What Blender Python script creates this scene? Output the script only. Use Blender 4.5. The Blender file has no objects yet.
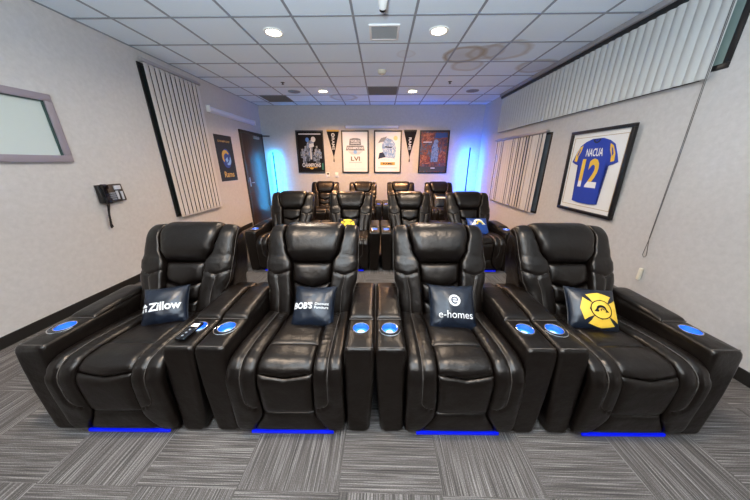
import bpy, bmesh, math, random
from mathutils import Vector, Matrix, noise
random.seed(7)
C = bpy.context.scene.collection
PI = math.pi
sc = bpy.context.scene

# ------------------------------------------------------------------ materials
def mat(name, col=(.5, .5, .5), rough=.5, metal=0, emit=None, estr=0, spec=.5, bump=0, bscale=200, coat=0):
    m = bpy.data.materials.new(name); m.use_nodes = True
    nt = m.node_tree; b = nt.nodes['Principled BSDF']
    b.inputs['Base Color'].default_value = (*col, 1)
    b.inputs['Roughness'].default_value = rough
    b.inputs['Metallic'].default_value = metal
    b.inputs['Specular IOR Level'].default_value = spec
    b.inputs['Coat Weight'].default_value = coat
    if emit:
        b.inputs['Emission Color'].default_value = (*emit, 1)
        b.inputs['Emission Strength'].default_value = estr
    if bump:
        tc = nt.nodes.new('ShaderNodeTexCoord'); n = nt.nodes.new('ShaderNodeTexNoise')
        n.inputs['Scale'].default_value = bscale; n.inputs['Detail'].default_value = 3
        bp = nt.nodes.new('ShaderNodeBump'); bp.inputs['Strength'].default_value = bump
        bp.inputs['Distance'].default_value = .01
        nt.links.new(tc.outputs['Object'], n.inputs['Vector'])
        nt.links.new(n.outputs['Fac'], bp.inputs['Height'])
        nt.links.new(bp.outputs['Normal'], b.inputs['Normal'])
    return m

def nodes_of(m):
    nt = m.node_tree
    return nt, nt.nodes['Principled BSDF'], (lambda t: nt.nodes.new(t)), (lambda a, b: nt.links.new(a, b))

def mathn(nt, op, a, b=None, c=None):
    n = nt.nodes.new('ShaderNodeMath'); n.operation = op
    for i, v in enumerate((a, b, c)):
        if v is None: continue
        if isinstance(v, (int, float)): n.inputs[i].default_value = v
        else: nt.links.new(v, n.inputs[i])
    return n.outputs[0]

def leather_mat():
    m = mat('leather', (.0036, .0024, .0019), .32, spec=.43)
    nt, b, N, L = nodes_of(m)
    b.inputs['Specular Tint'].default_value = (1, .90, .82, 1)
    tc = N('ShaderNodeTexCoord')
    v = N('ShaderNodeTexVoronoi'); v.inputs['Scale'].default_value = 260
    n = N('ShaderNodeTexNoise'); n.inputs['Scale'].default_value = 9; n.inputs['Detail'].default_value = 4
    L(tc.outputs['Object'], v.inputs['Vector']); L(tc.outputs['Object'], n.inputs['Vector'])
    b1 = N('ShaderNodeBump'); b1.inputs['Strength'].default_value = .12; b1.inputs['Distance'].default_value = .002
    L(v.outputs['Distance'], b1.inputs['Height'])
    b2 = N('ShaderNodeBump'); b2.inputs['Strength'].default_value = .35; b2.inputs['Distance'].default_value = .02
    L(n.outputs['Fac'], b2.inputs['Height']); L(b1.outputs['Normal'], b2.inputs['Normal'])
    L(b2.outputs['Normal'], b.inputs['Normal'])
    mr = N('ShaderNodeMapRange'); mr.inputs['To Min'].default_value = .25; mr.inputs['To Max'].default_value = .38
    L(n.outputs['Fac'], mr.inputs['Value']); L(mr.outputs['Result'], b.inputs['Roughness'])
    return m

def wall_mat(name, c1, c2):
    m = mat(name, c1, .85, spec=.25)
    nt, b, N, L = nodes_of(m)
    tc = N('ShaderNodeTexCoord'); n = N('ShaderNodeTexNoise')
    n.inputs['Scale'].default_value = 22; n.inputs['Detail'].default_value = 6; n.inputs['Roughness'].default_value = .7
    L(tc.outputs['Object'], n.inputs['Vector'])
    r = N('ShaderNodeValToRGB'); r.color_ramp.elements[0].position = .3; r.color_ramp.elements[1].position = .7
    r.color_ramp.elements[0].color = (*c1, 1); r.color_ramp.elements[1].color = (*c2, 1)
    L(n.outputs['Fac'], r.inputs['Fac']); L(r.outputs['Color'], b.inputs['Base Color'])
    bp = N('ShaderNodeBump'); bp.inputs['Strength'].default_value = .15; bp.inputs['Distance'].default_value = .003
    L(n.outputs['Fac'], bp.inputs['Height']); L(bp.outputs['Normal'], b.inputs['Normal'])
    return m

def carpet_mat():
    m = mat('carpet', (.2, .19, .18), .95, spec=.1)
    nt, b, N, L = nodes_of(m)
    tc = N('ShaderNodeTexCoord'); sp = N('ShaderNodeSeparateXYZ'); L(tc.outputs['Object'], sp.inputs[0])
    T = .492
    X = mathn(nt, 'ADD', sp.outputs['X'], .187 + 20 * T); Y = mathn(nt, 'ADD', sp.outputs['Y'], -.735 + 20 * T)
    ix = mathn(nt, 'FLOOR', mathn(nt, 'DIVIDE', X, T)); iy = mathn(nt, 'FLOOR', mathn(nt, 'DIVIDE', Y, T))
    par = mathn(nt, 'MODULO', mathn(nt, 'ADD', ix, iy), 2)
    def stripes(sx, sy):
        mp = N('ShaderNodeMapping'); mp.inputs['Scale'].default_value = (sx, sy, 1)
        cb = N('ShaderNodeCombineXYZ')
        L(mathn(nt, 'ADD', sp.outputs['X'], mathn(nt, 'MULTIPLY', iy, 3.37)), cb.inputs[0])
        L(mathn(nt, 'ADD', sp.outputs['Y'], mathn(nt, 'MULTIPLY', ix, 1.73)), cb.inputs[1])
        L(cb.outputs[0], mp.inputs['Vector'])
        n = N('ShaderNodeTexNoise'); n.inputs['Scale'].default_value = 1; n.inputs['Detail'].default_value = 3
        n.inputs['Roughness'].default_value = .65
        L(mp.outputs['Vector'], n.inputs['Vector'])
        return n.outputs['Fac']
    a = stripes(2.2, 150); c = stripes(150, 2.2)
    mx = N('ShaderNodeMix'); mx.data_type = 'FLOAT'
    L(par, mx.inputs[0]); L(a, mx.inputs[2]); L(c, mx.inputs[3])
    fine = N('ShaderNodeTexNoise'); fine.inputs['Scale'].default_value = 230; fine.inputs['Detail'].default_value = 2
    L(tc.outputs['Object'], fine.inputs['Vector'])
    val = mathn(nt, 'ADD', mathn(nt, 'MULTIPLY', mx.outputs[0], .75), mathn(nt, 'MULTIPLY', fine.outputs['Fac'], .25))
    r = N('ShaderNodeValToRGB'); cr = r.color_ramp
    cr.elements[0].position = .32; cr.elements[0].color = (.036, .032, .030, 1)
    cr.elements[1].position = .72; cr.elements[1].color = (.34, .31, .29, 1)
    e = cr.elements.new(.5); e.color = (.100, .088, .081, 1)
    L(val, r.inputs['Fac']); L(r.outputs['Color'], b.inputs['Base Color'])
    bp = N('ShaderNodeBump'); bp.inputs['Strength'].default_value = .5; bp.inputs['Distance'].default_value = .004
    L(val, bp.inputs['Height']); L(bp.outputs['Normal'], b.inputs['Normal'])
    return m

def ceiling_mat():
    m = mat('ceiling_tile', (.62, .70, .78), .9, spec=.2)
    nt, b, N, L = nodes_of(m)
    tc = N('ShaderNodeTexCoord')
    n = N('ShaderNodeTexNoise'); n.inputs['Scale'].default_value = 60; n.inputs['Detail'].default_value = 5
    L(tc.outputs['Object'], n.inputs['Vector'])
    w = N('ShaderNodeTexNoise'); w.inputs['Scale'].default_value = 3.5
    L(tc.outputs['Object'], w.inputs['Vector'])
    base = N('ShaderNodeMix'); base.data_type = 'RGBA'
    base.inputs[6].default_value = (.74, .85, .94, 1); base.inputs[7].default_value = (.81, .89, .96, 1)
    L(n.outputs['Fac'], base.inputs[0])
    cur = base.outputs[2]
    # old water stains (brown rings with a paler middle)
    for (sx, sy, sr, k) in ((1.10, 4.06, .30, .95), (1.36, 4.00, .26, .6), (1.60, 3.95, .34, .6), (1.27, 4.46, .25, .5), (2.30, 4.50, .30, .6), (-.85, 6.35, .33, .6), (.30, 4.02, .14, .2)):
        vs = N('ShaderNodeVectorMath'); vs.operation = 'DISTANCE'
        L(tc.outputs['Object'], vs.inputs[0]); vs.inputs[1].default_value = (sx, sy, 0)
        d = mathn(nt, 'DIVIDE', mathn(nt, 'ADD', vs.outputs['Value'], mathn(nt, 'MULTIPLY', mathn(nt, 'SUBTRACT', w.outputs['Fac'], .5), .12)), sr)
        r = N('ShaderNodeValToRGB'); cr = r.color_ramp
        cr.elements[0].position = 0; cr.elements[0].color = (.45 * k,) * 3 + (1,)
        cr.elements[1].position = 1; cr.elements[1].color = (0, 0, 0, 1)
        for p, q in ((.60, .35 * k), (.80, k), (.92, .5 * k)):
            e = cr.elements.new(p); e.color = (q, q, q, 1)
        L(d, r.inputs['Fac'])
        mx = N('ShaderNodeMix'); mx.data_type = 'RGBA'
        L(r.outputs['Color'], mx.inputs[0]); L(cur, mx.inputs[6]); mx.inputs[7].default_value = (.40, .33, .24, 1)
        cur = mx.outputs[2]
    L(cur, b.inputs['Base Color'])
    return m

def wood_mat(name, c1, c2, rough):
    m = mat(name, c1, rough)
    nt, b, N, L = nodes_of(m)
    tc = N('ShaderNodeTexCoord'); mp = N('ShaderNodeMapping'); mp.inputs['Scale'].default_value = (30, 30, 1.5)
    n = N('ShaderNodeTexNoise'); n.inputs['Scale'].default_value = 1; n.inputs['Detail'].default_value = 5
    L(tc.outputs['Object'], mp.inputs[0]); L(mp.outputs[0], n.inputs['Vector'])
    r = N('ShaderNodeValToRGB'); r.color_ramp.elements[0].position = .3; r.color_ramp.elements[1].position = .7
    r.color_ramp.elements[0].color = (*c1, 1); r.color_ramp.elements[1].color = (*c2, 1)
    L(n.outputs['Fac'], r.inputs['Fac']); L(r.outputs['Color'], b.inputs['Base Color'])
    return m

LEATHER = leather_mat()
THREAD = mat('thread', (.095, .08, .07), .6)
SHELL = LEATHER
BLACKPL = mat('black_plastic', (.012, .012, .013), .4)
BLACKGL = mat('black_gloss', (.006, .006, .008), .12)
BLACKFR = mat('black_frame', (.008, .008, .009), .35)
CHROME = mat('chrome', (.75, .75, .77), .18, 1)
STEEL = mat('steel', (.45, .46, .48), .35, 1)
CUPBLUE = mat('cup_lit_blue', (.02, .10, .4), .2, emit=(.012, .10, 1), estr=.9)
CUPMID = mat('cup_lit_mid', (.03, .15, .5), .2, emit=(.03, .22, 1), estr=1.0)
CUPWHITE = mat('cup_lit_white', (.3, .5, .9), .25, emit=(.55, .78, 1), estr=1.1)
LEDBLUE = mat('led_blue', (.0, .01, .3), .4, emit=(.0, .006, 1), estr=.55)
WALL = wall_mat('wall_covering', (.475, .455, .437), (.545, .523, .504))
CARPET = carpet_mat()
CEIL = ceiling_mat()
GRID = mat('grid_metal', (.26, .29, .33), .6)
BASEB = mat('baseboard_black', (.010, .009, .008), .45)
WHITE = mat('white_paint', (.78, .78, .76), .5)
BLIND = mat('blind_vinyl', (.57, .55, .53), .6)
BLIND2 = mat('blind_vinyl_grey', (.50, .505, .49), .55)
RAILGREY = mat('rail_grey', (.30, .29, .30), .45)
MAUVE = mat('frame_mauve', (.26, .225, .255), .5)
FROST = mat('frosted_pane', (.52, .58, .54), .22, spec=.6)
GLASSDK = mat('dark_glass', (.015, .022, .022), .08, spec=.6)
GLASSGREEN = mat('green_glass', (.20, .27, .25), .12)
DOORWOOD = wood_mat('door_wood', (.030, .019, .014), (.050, .032, .023), .30)
JAMB = mat('door_jamb', (.035, .026, .022), .45)
NAVY = mat('navy_satin', (.0035, .007, .016), .36, spec=.5, bump=.25, bscale=14)
WHITEPRINT = mat('white_print', (.80, .81, .82), .5)
YELLOW = mat('yellow_print', (.80, .50, .045), .5)
YELLOWB = mat('yellow_bright', (.80, .62, .03), .5)
ROYAL = mat('royal_blue', (.012, .045, .36), .6, bump=.2, bscale=30)
BLUEPR = mat('blue_print', (.05, .16, .50), .5)
DEEPBL = mat('deep_blue', (.012, .045, .22), .6)
NAVYPR = mat('navy_print', (.006, .012, .045), .5)
BLACKPR = mat('black_print', (.006, .006, .008), .75, spec=.2)
PAPER = mat('paper', (.72, .74, .78), .35)
GREYPR = mat('grey_print', (.22, .24, .28), .5)
LGREYPR = mat('light_grey_print', (.50, .53, .58), .5)
LBLUEPR = mat('light_blue_print', (.22, .42, .75), .5)
REDPR = mat('red_print', (.42, .06, .03), .5)
ORANGEPR = mat('orange_print', (.60, .17, .04), .5)
PEACHPR = mat('peach_print', (.75, .40, .28), .5)
TEALPR = mat('teal_print', (.02, .15, .12), .5)
GOLDPR = mat('gold_print', (.55, .34, .05), .5)
LAMPLENS = mat('lamp_lens', (1, .95, .85), .5, emit=(1, .80, .55), estr=14)
CREAM = mat('cream_plastic', (.72, .68, .55), .5)
FIXTURE = mat('fixture_white', (.62, .66, .78), .45)
SMOKE = mat('detector_plastic', (.66, .62, .50), .5)
GRILLE = mat('grille_grey', (.30, .33, .34), .5)
TANVENT = mat('tan_vent', (.16, .145, .13), .7)
SPEAKERG = mat('speaker_grille', (.22, .23, .27), .7)

def collage(name, cols, scale=7, stretch=1.0, rough=.4):
    m = mat(name, (.1, .1, .1), rough)
    nt, b, N, L = nodes_of(m)
    tc = N('ShaderNodeTexCoord'); mp = N('ShaderNodeMapping'); mp.inputs['Scale'].default_value = (1, 1, stretch)
    n1 = N('ShaderNodeTexNoise'); n1.inputs['Scale'].default_value = scale; n1.inputs['Detail'].default_value = 5; n1.inputs['Roughness'].default_value = .65; n1.inputs['Distortion'].default_value = .8
    L(tc.outputs['Object'], mp.inputs[0]); L(mp.outputs[0], n1.inputs['Vector'])
    r = N('ShaderNodeValToRGB'); cr = r.color_ramp
    n = len(cols)
    while len(cr.elements) < n: cr.elements.new(.5)
    for i, c in enumerate(cols):
        cr.elements[i].position = .30 + .42 * i / (n - 1); cr.elements[i].color = (*c, 1)
    L(n1.outputs['Fac'], r.inputs['Fac']); L(r.outputs['Color'], b.inputs['Base Color'])
    return m

# ------------------------------------------------------------------ helpers
def link(name, bm, m, parent=None, smooth=True, loc=None, rot=None):
    me = bpy.data.meshes.new(name); bmesh.ops.recalc_face_normals(bm, faces=bm.faces[:]) if len(bm.faces) else None
    bm.to_mesh(me); bm.free()
    for mm in (m if isinstance(m, (list, tuple)) else [m]): me.materials.append(mm)
    if smooth:
        for p in me.polygons: p.use_smooth = True
        try: me.set_sharp_from_angle(angle=math.radians(42))
        except Exception: pass
    o = bpy.data.objects.new(name, me); C.objects.link(o)
    if parent: o.parent = parent
    if loc: o.location = loc
    if rot: o.rotation_euler = rot
    return o

def thing(name, label, cat, loc=(0, 0, 0), rot=(0, 0, 0), group=None):
    o = bpy.data.objects.new(name, None); C.objects.link(o); o.empty_display_size = .1
    o.location = loc; o.rotation_euler = rot; o['label'] = label; o['category'] = cat
    if group: o['group'] = group
    return o

def tag(o, label, cat, group=None):
    o['label'] = label; o['category'] = cat
    if group: o['group'] = group
    return o

def struct(name, bm, m, parent=None, smooth=False):
    o = link(name, bm, m, parent, smooth)
    if not parent: o['kind'] = 'structure'
    return o

def dup(root):
    r = root.copy(); C.objects.link(r)
    for ch in list(root.children):
        c = ch.copy(); C.objects.link(c); c.parent = r
        for g in list(ch.children):
            d = g.copy(); C.objects.link(d); d.parent = c
    return r

def box(bm, x0, x1, y0, y1, z0, z1, bev=0, mi=0, seg=2):
    t = bmesh.new()
    bmesh.ops.create_cube(t, size=1)
    for v in t.verts:
        v.co = Vector(((x0 + x1) / 2 + v.co.x * (x1 - x0), (y0 + y1) / 2 + v.co.y * (y1 - y0), (z0 + z1) / 2 + v.co.z * (z1 - z0)))
    if bev: bmesh.ops.bevel(t, geom=t.edges[:], offset=bev, segments=seg, affect='EDGES', profile=.5)
    merge(bm, t, mi)

def merge(bm, t, mi=0):
    mp = {}
    for v in t.verts: mp[v] = bm.verts.new(v.co)
    for f in t.faces:
        try: g = bm.faces.new([mp[v] for v in f.verts]); g.material_index = mi
        except ValueError: pass
    t.free()

def B(*a, **k):
    bm = bmesh.new(); box(bm, *a, **k); return bm

def tube(bm, pts, r, n=6, closed=False, mi=0):
    pts = [Vector(p) for p in pts]; rings = []
    m = len(pts)
    prev = None
    for i, p in enumerate(pts):
        a = pts[(i - 1) % m] if closed or i > 0 else p
        b = pts[(i + 1) % m] if closed or i < m - 1 else p
        t = (b - a).normalized()
        if prev is None:
            ref = Vector((0, 0, 1)) if abs(t.z) < .9 else Vector((1, 0, 0))
            x = t.cross(ref).normalized()
        else:
            x = (prev - t * prev.dot(t)).normalized()
        prev = x; y = t.cross(x)
        rr = r(i / (m - 1)) if callable(r) else r
        rings.append([bm.verts.new(p + (x * math.cos(2 * PI * k / n) + y * math.sin(2 * PI * k / n)) * rr) for k in range(n)])
    cnt = m if closed else m - 1
    for i in range(cnt):
        A, D = rings[i], rings[(i + 1) % m]
        for k in range(n):
            f = bm.faces.new([A[k], A[(k + 1) % n], D[(k + 1) % n], D[k]]); f.material_index = mi
    if not closed:
        for R in (rings[0], rings[-1]):
            f = bm.faces.new(R); f.material_index = mi

def lathe(bm, prof, c, n=28, axis='z', mi=0):
    c = Vector(c); rings = []
    for (r, h) in prof:
        ring = []
        for k in range(n):
            a = 2 * PI * k / n
            if axis == 'z': q = Vector((r * math.cos(a), r * math.sin(a), h))
            elif axis == 'x': q = Vector((h, r * math.cos(a), r * math.sin(a)))
            else: q = Vector((r * math.cos(a), h, r * math.sin(a)))
            ring.append(bm.verts.new(c + q))
        rings.append(ring)
    for A, D in zip(rings, rings[1:]):
        for k in range(n):
            f = bm.faces.new([A[k], A[(k + 1) % n], D[(k + 1) % n], D[k]]); f.material_index = mi
    for R, (r, h) in ((rings[0], prof[0]), (rings[-1], prof[-1])):
        if r > 1e-5: f = bm.faces.new(R); f.material_index = mi

def rrect(x0, x1, y0, y1, r, nc=5, ne=5):
    P = []
    cs = [(x1 - r, y0 + r, -PI / 2), (x1 - r, y1 - r, 0), (x0 + r, y1 - r, PI / 2), (x0 + r, y0 + r, PI)]
    arcs = [[(cx + r * math.cos(a + PI / 2 * i / nc), cy + r * math.sin(a + PI / 2 * i / nc)) for i in range(nc + 1)] for cx, cy, a in cs]
    for i in range(4):
        P += arcs[i]
        a, b = arcs[i][-1], arcs[(i + 1) % 4][0]
        for k in range(1, ne + 1): P.append((a[0] + (b[0] - a[0]) * k / (ne + 1), a[1] + (b[1] - a[1]) * k / (ne + 1)))
    return P

def loft(bm, secs, cap0=True, cap1=True, mi=0):
    rings = [[bm.verts.new(p) for p in s] for s in secs]
    n = len(rings[0])
    for A, D in zip(rings, rings[1:]):
        for k in range(n):
            f = bm.faces.new([A[k], A[(k + 1) % n], D[(k + 1) % n], D[k]]); f.material_index = mi
    if cap0: bm.faces.new(rings[0]).material_index = mi
    if cap1: bm.faces.new(rings[-1]).material_index = mi
    return rings

class Curve2:
    """arc-length parametrised smooth curve through 2-D points"""
    def __init__(s, pts, n=14):
        P = [Vector(p) for p in pts]; P = [P[0] * 2 - P[1]] + P + [P[-1] * 2 - P[-2]]
        out = []
        for i in range(1, len(P) - 2):
            a, b, c, d = P[i - 1:i + 3]
            for k in range(n):
                t = k / n
                out.append(.5 * ((2 * b) + (c - a) * t + (2 * a - 5 * b + 4 * c - d) * t * t + (3 * b - a - 3 * c + d) * t ** 3))
        out.append(P[-2]); s.p = out; s.l = [0]
        for a, b in zip(out, out[1:]): s.l.append(s.l[-1] + (b - a).length)
        s.L = s.l[-1]
    def at(s, d):
        d = min(max(d, 0), s.L)
        lo, hi = 0, len(s.l) - 1
        while hi - lo > 1:
            m = (lo + hi) // 2
            if s.l[m] <= d: lo = m
            else: hi = m
        t = (d - s.l[lo]) / max(1e-9, s.l[hi] - s.l[lo])
        return s.p[lo].lerp(s.p[hi], t)
    def find(s, k, val):
        for i in range(len(s.p) - 1):
            a, b = s.p[i][k], s.p[i + 1][k]
            if (a - val) * (b - val) <= 0 and a != b:
                return s.l[i] + (s.l[i + 1] - s.l[i]) * (val - a) / (b - a)
        return s.L

def interp(x, tab):
    if x <= tab[0][0]: return tab[0][1]
    for (a, p), (b, q) in zip(tab, tab[1:]):
        if x <= b:
            t = (x - a) / (b - a); t = t * t * (3 - 2 * t)
            return p + (q - p) * t
    return tab[-1][1]

def puff(name, P, t, depth, nu, nv, parent, m=None, pu=4, pv=5, extra=None, eu=.5, ev=.5, uprof=None):
    """upholstered panel: bulging skin over the patch P(u,v), closed at the back"""
    m = m or LEATHER
    bm = bmesh.new()
    def smp(i, n):
        a = i / n; return .35 * a + .65 * (.5 - .5 * math.cos(PI * a))
    def prof(s, p, e): return max(0., 1 - abs(2 * s - 1) ** p) ** e
    U = [smp(i, nu) for i in range(nu + 1)]; V = [smp(j, nv) for j in range(nv + 1)]
    G = []; bk = {}
    for i, u in enumerate(U):
        row = []
        for j, v in enumerate(V):
            p = P(u, v); h = 1e-3
            du = P(min(1, u + h), v) - P(max(0, u - h), v); dv = P(u, min(1, v + h)) - P(u, max(0, v - h))
            n = du.cross(dv).normalized()
            w = (uprof(u) if uprof else prof(u, pu, eu)) * prof(v, pv, ev)
            hh = t * w + (extra(u, v) * min(1, w * 2) if extra else 0)
            row.append(bm.verts.new(p + n * hh))
            if i in (0, nu) or j in (0, nv): bk[(i, j)] = bm.verts.new(p - n * depth)
        G.append(row)
    for i in range(nu):
        for j in range(nv): bm.faces.new([G[i][j], G[i + 1][j], G[i + 1][j + 1], G[i][j + 1]])
    loop = [(i, 0) for i in range(nu)] + [(nu, j) for j in range(nv)] + [(i, nv) for i in range(nu, 0, -1)] + [(0, j) for j in range(nv, 0, -1)]
    for a, b in zip(loop, loop[1:] + loop[:1]):
        bm.faces.new([G[a[0]][a[1]], bk[a], bk[b], G[b[0]][b[1]]])
    bm.faces.new([bk[a] for a in loop])
    return link(name, bm, m, parent)

def text_geo(body, size, bold=0, align='CENTER', spacing=1.0):
    cu = bpy.data.curves.new('t', 'FONT'); cu.body = body; cu.size = size; cu.align_x = align; cu.align_y = 'CENTER'
    cu.offset = bold; cu.resolution_u = 3; cu.space_character = spacing
    o = bpy.data.objects.new('t', cu); C.objects.link(o)
    dg = bpy.context.evaluated_depsgraph_get(); dg.update()
    me = o.evaluated_get(dg).to_mesh()
    vs = [(v.co.x, v.co.y) for v in me.vertices]; fs = [tuple(p.vertices) for p in me.polygons]
    o.evaluated_get(dg).to_mesh_clear()
    bpy.data.objects.remove(o); bpy.data.curves.remove(cu)
    return vs, fs

def add_geo(bm, vs, fs, fn, mi=0):
    V = [bm.verts.new(fn(x, y)) for x, y in vs]
    for f in fs:
        try: bm.faces.new([V[i] for i in f]).material_index = mi
        except ValueError: pass

def fit_text(body, w, h, bold=0):
    vs, fs = text_geo(body, 1, bold)
    x0 = min(v[0] for v in vs); x1 = max(v[0] for v in vs); y0 = min(v[1] for v in vs); y1 = max(v[1] for v in vs)
    return [((x - (x0 + x1) / 2) * w / (x1 - x0), (y - (y0 + y1) / 2) * h / (y1 - y0)) for x, y in vs], fs

def poly_geo(pts):
    t = bmesh.new(); vs = [t.verts.new((x, y, 0)) for x, y in pts]
    f = t.faces.new(vs); bmesh.ops.triangulate(t, faces=[f])
    t.verts.index_update()
    r = [(v.co.x, v.co.y) for v in t.verts], [tuple(v.index for v in f.verts) for f in t.faces]
    t.free(); return r

def ring_geo(cx, cy, r0, r1, a0=0, a1=2 * PI, n=28, taper=None):
    vs, fs = [], []
    for i in range(n + 1):
        a = a0 + (a1 - a0) * i / n
        k = taper(i / n) if taper else 1
        rm = (r0 + r1) / 2; hw = (r1 - r0) / 2 * k
        vs += [(cx + (rm - hw) * math.cos(a), cy + (rm - hw) * math.sin(a)), (cx + (rm + hw) * math.cos(a), cy + (rm + hw) * math.sin(a))]
    for i in range(n): fs.append((2 * i, 2 * i + 1, 2 * i + 3, 2 * i + 2))
    return vs, fs

def disc_geo(cx, cy, rx, ry=None, n=28):
    ry = ry or rx
    return [(cx + rx * math.cos(2 * PI * i / n), cy + ry * math.sin(2 * PI * i / n)) for i in range(n)], [tuple(range(n))]

def rect_geo(x0, y0, x1, y1): return [(x0, y0), (x1, y0), (x1, y1), (x0, y1)], [(0, 1, 2, 3)]

# ------------------------------------------------------------------ room
XL, XR, YB, H, Y0 = -3.148, 2.584, 7.12, 2.845, -1.3
struct('floor', B(XL - .1, XR + .1, Y0, YB + .1, -.1, 0), CARPET)
struct('wall_left', B(XL - .1, XL, Y0, YB + .1, 0, H + .1), WALL)
struct('wall_right', B(XR, XR + .1, Y0, YB + .1, 0, H + .1), WALL)
struct('wall_back', B(XL, XR, YB, YB + .1, 0, H + .1), WALL)
ceil = struct('ceiling', B(XL, XR, Y0, YB, H, H + .1), CEIL)
ceil.data.transform(Matrix.Translation((0, 0, -H))); ceil.location = (0, 0, H)
bm = bmesh.new()
gx, gy, gt = -2.729, 3.077, .6096
i = 0
while gx + gt * i < XR:
    x = gx + gt * i; box(bm, x - .012, x + .012, Y0, YB, -.005, .0005); i += 1
j = -7
while gy + gt * j < YB:
    y = gy + gt * j
    if y > Y0: box(bm, XL, XR, y - .012, y + .012, -.0052, .0005)
    j += 1
box(bm, XL, XL + .02, Y0, YB, -.006, .0005); box(bm, XL, XR, YB - .02, YB, -.006, .0005)
link('ceiling_grid', bm, GRID, ceil, False)
struct('baseboard_left', B(XL, XL + .012, Y0, 5.93, 0, .10, bev=.003), BASEB)
struct('baseboard_right', B(XR - .012, XR, Y0, YB, 0, .10, bev=.003), BASEB)
struct('baseboard_back', B(XL, XR, YB - .012, YB, 0, .10, bev=.003), BASEB)

# door in the left wall near the far corner
d = thing('door_1', '', ''); del d['label']; del d['category']; d['kind'] = 'structure'
d.location = (XL, 6.0, 0)
bm = bmesh.new()
box(bm, -.01, .035, -.03, .03, 0, 2.17, .004); box(bm, -.01, .035, 1.03, 1.09, 0, 2.17, .004); box(bm, -.01, .035, -.03, 1.09, 2.11, 2.17, .004)
link('door_frame', bm, JAMB, d)
link('door_leaf', B(.002, .028, .03, 1.03, .005, 2.11, bev=.003), DOORWOOD, d)
bm = bmesh.new(); lathe(bm, [(.026, 0), (.026, .008), (.01, .012), (.01, .05), (0, .052)], (.028, .10, 1.02), 16, 'x')
tube(bm, [(.074, .10, 1.02), (.076, .16, 1.018), (.074, .21, 1.015)], .009)
box(bm, .028, .032, .075, .125, .93, 1.14, .001)
link('door_handle', bm, STEEL, d)
bm = bmesh.new(); box(bm, .028, .075, .55, .80, 2.02, 2.085, .006); link('door_closer', bm, STEEL, d)
bm = bmesh.new(); tube(bm, [(.07, .68, 2.088), (.30, .86, 2.10), (.27, 1.0, 2.125), (.04, 1.06, 2.135)], .008); link('closer_arm', bm, BLACKPL, d)

def make_window(name, x, side, y0, y1, z0, z1, fw, fmat, pmat, proud=.02):
    """side +1: room lies towards +x"""
    w = thing(name, '', ''); del w['label']; del w['category']; w['kind'] = 'structure'
    w.location = (x, 0, 0)
    bm = bmesh.new()
    def bx(a, b, c, d_, h0, h1, e): 
        xa, xb = sorted((side * a, side * b)); box(bm, xa, xb, c, d_, h0, h1, e)
    bx(-.01, proud, y0, y1, z0, z0 + fw, .004); bx(-.01, proud, y0, y1, z1 - fw, z1, .004)
    bx(-.01, proud, y0, y0 + fw, z0 + fw, z1 - fw, .001); bx(-.01, proud, y1 - fw, y1, z0 + fw, z1 - fw, .001)
    link('window_frame', bm, fmat, w)
    bm = bmesh.new(); bx(.001, .006, y0 + fw * .7, y1 - fw * .7, z0 + fw * .7, z1 - fw * .7, 0)
    link('pane', bm, pmat, w, False)
    return w
make_window('window_1', XL, 1, 3.735, 4.86, .68, 2.70, .03, BLACKFR, GLASSDK, .012)
make_window('window_2', XR, -1, 4.19, 6.10, .68, 1.92, .03, BLACKFR, mat('grey_glass', (.10, .125, .15), .15), .012)
make_window('window_3', XR, -1, 2.27, 6.10, 2.15, 2.79, .04, BLACKFR, GLASSGREEN, .012)
w4 = make_window('window_4', XL, 1, .9, 2.62, 1.475, 2.072, .062, MAUVE, FROST, .035)
bm = bmesh.new(); box(bm, .006, .024, 2.548, 2.558, 1.537, 2.01); box(bm, .006, .024, .97, 2.558, 2.002, 2.01)
link('pane_seal', bm, mat('seal_green', (.02, .05, .045), .3), w4, False)

# ------------------------------------------------------------------ recliner
BP = Curve2([(.50, .34), (.555, .44), (.64, .60), (.725, .765), (.785, .875), (.828, .938), (.872, .968), (.925, .978), (.975, .96)])
SP = Curve2([(-.002, .030), (-.008, .20), (-.012, .33), (-.006, .415), (.035, .462), (.10, .475), (.25, .470), (.62, .435)])
s_gap = BP.find(1, .765); s_top = BP.L - .015; s_lum = BP.find(1, .625); s_low = BP.find(1, .47)
def hw_head(s):   # half width of the headrest against arc length
    return interp((s - s_gap) / (s_top - s_gap), [(0, .152), (.28, .198), (.6, .222), (1, .230)])
def hw_mid(s): return interp((s - s_low) / (s_gap - s_low), [(0, .128), (1, .148)])
def inner(s): return hw_head(s) if s >= s_gap else hw_mid(s)
def outer(s):
    z = BP.at(s)[1]
    k = interp(s, [(BP.find(1, .40), .296), (BP.find(1, .57), .303), (BP.find(1, .66), .332), (s_gap, .340), (BP.find(1, .92), .338)])
    dd = (s - (s_top - .07)) / .07
    if dd > 0: k -= .042 * (1 - math.sqrt(max(0, 1 - dd * dd)))
    return k
def bpt(x, s):
    p = BP.at(s); return Vector((x, p[0], p[1]))
def spt(x, s):
    p = SP.at(s); return Vector((x, p[0], p[1]))

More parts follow.
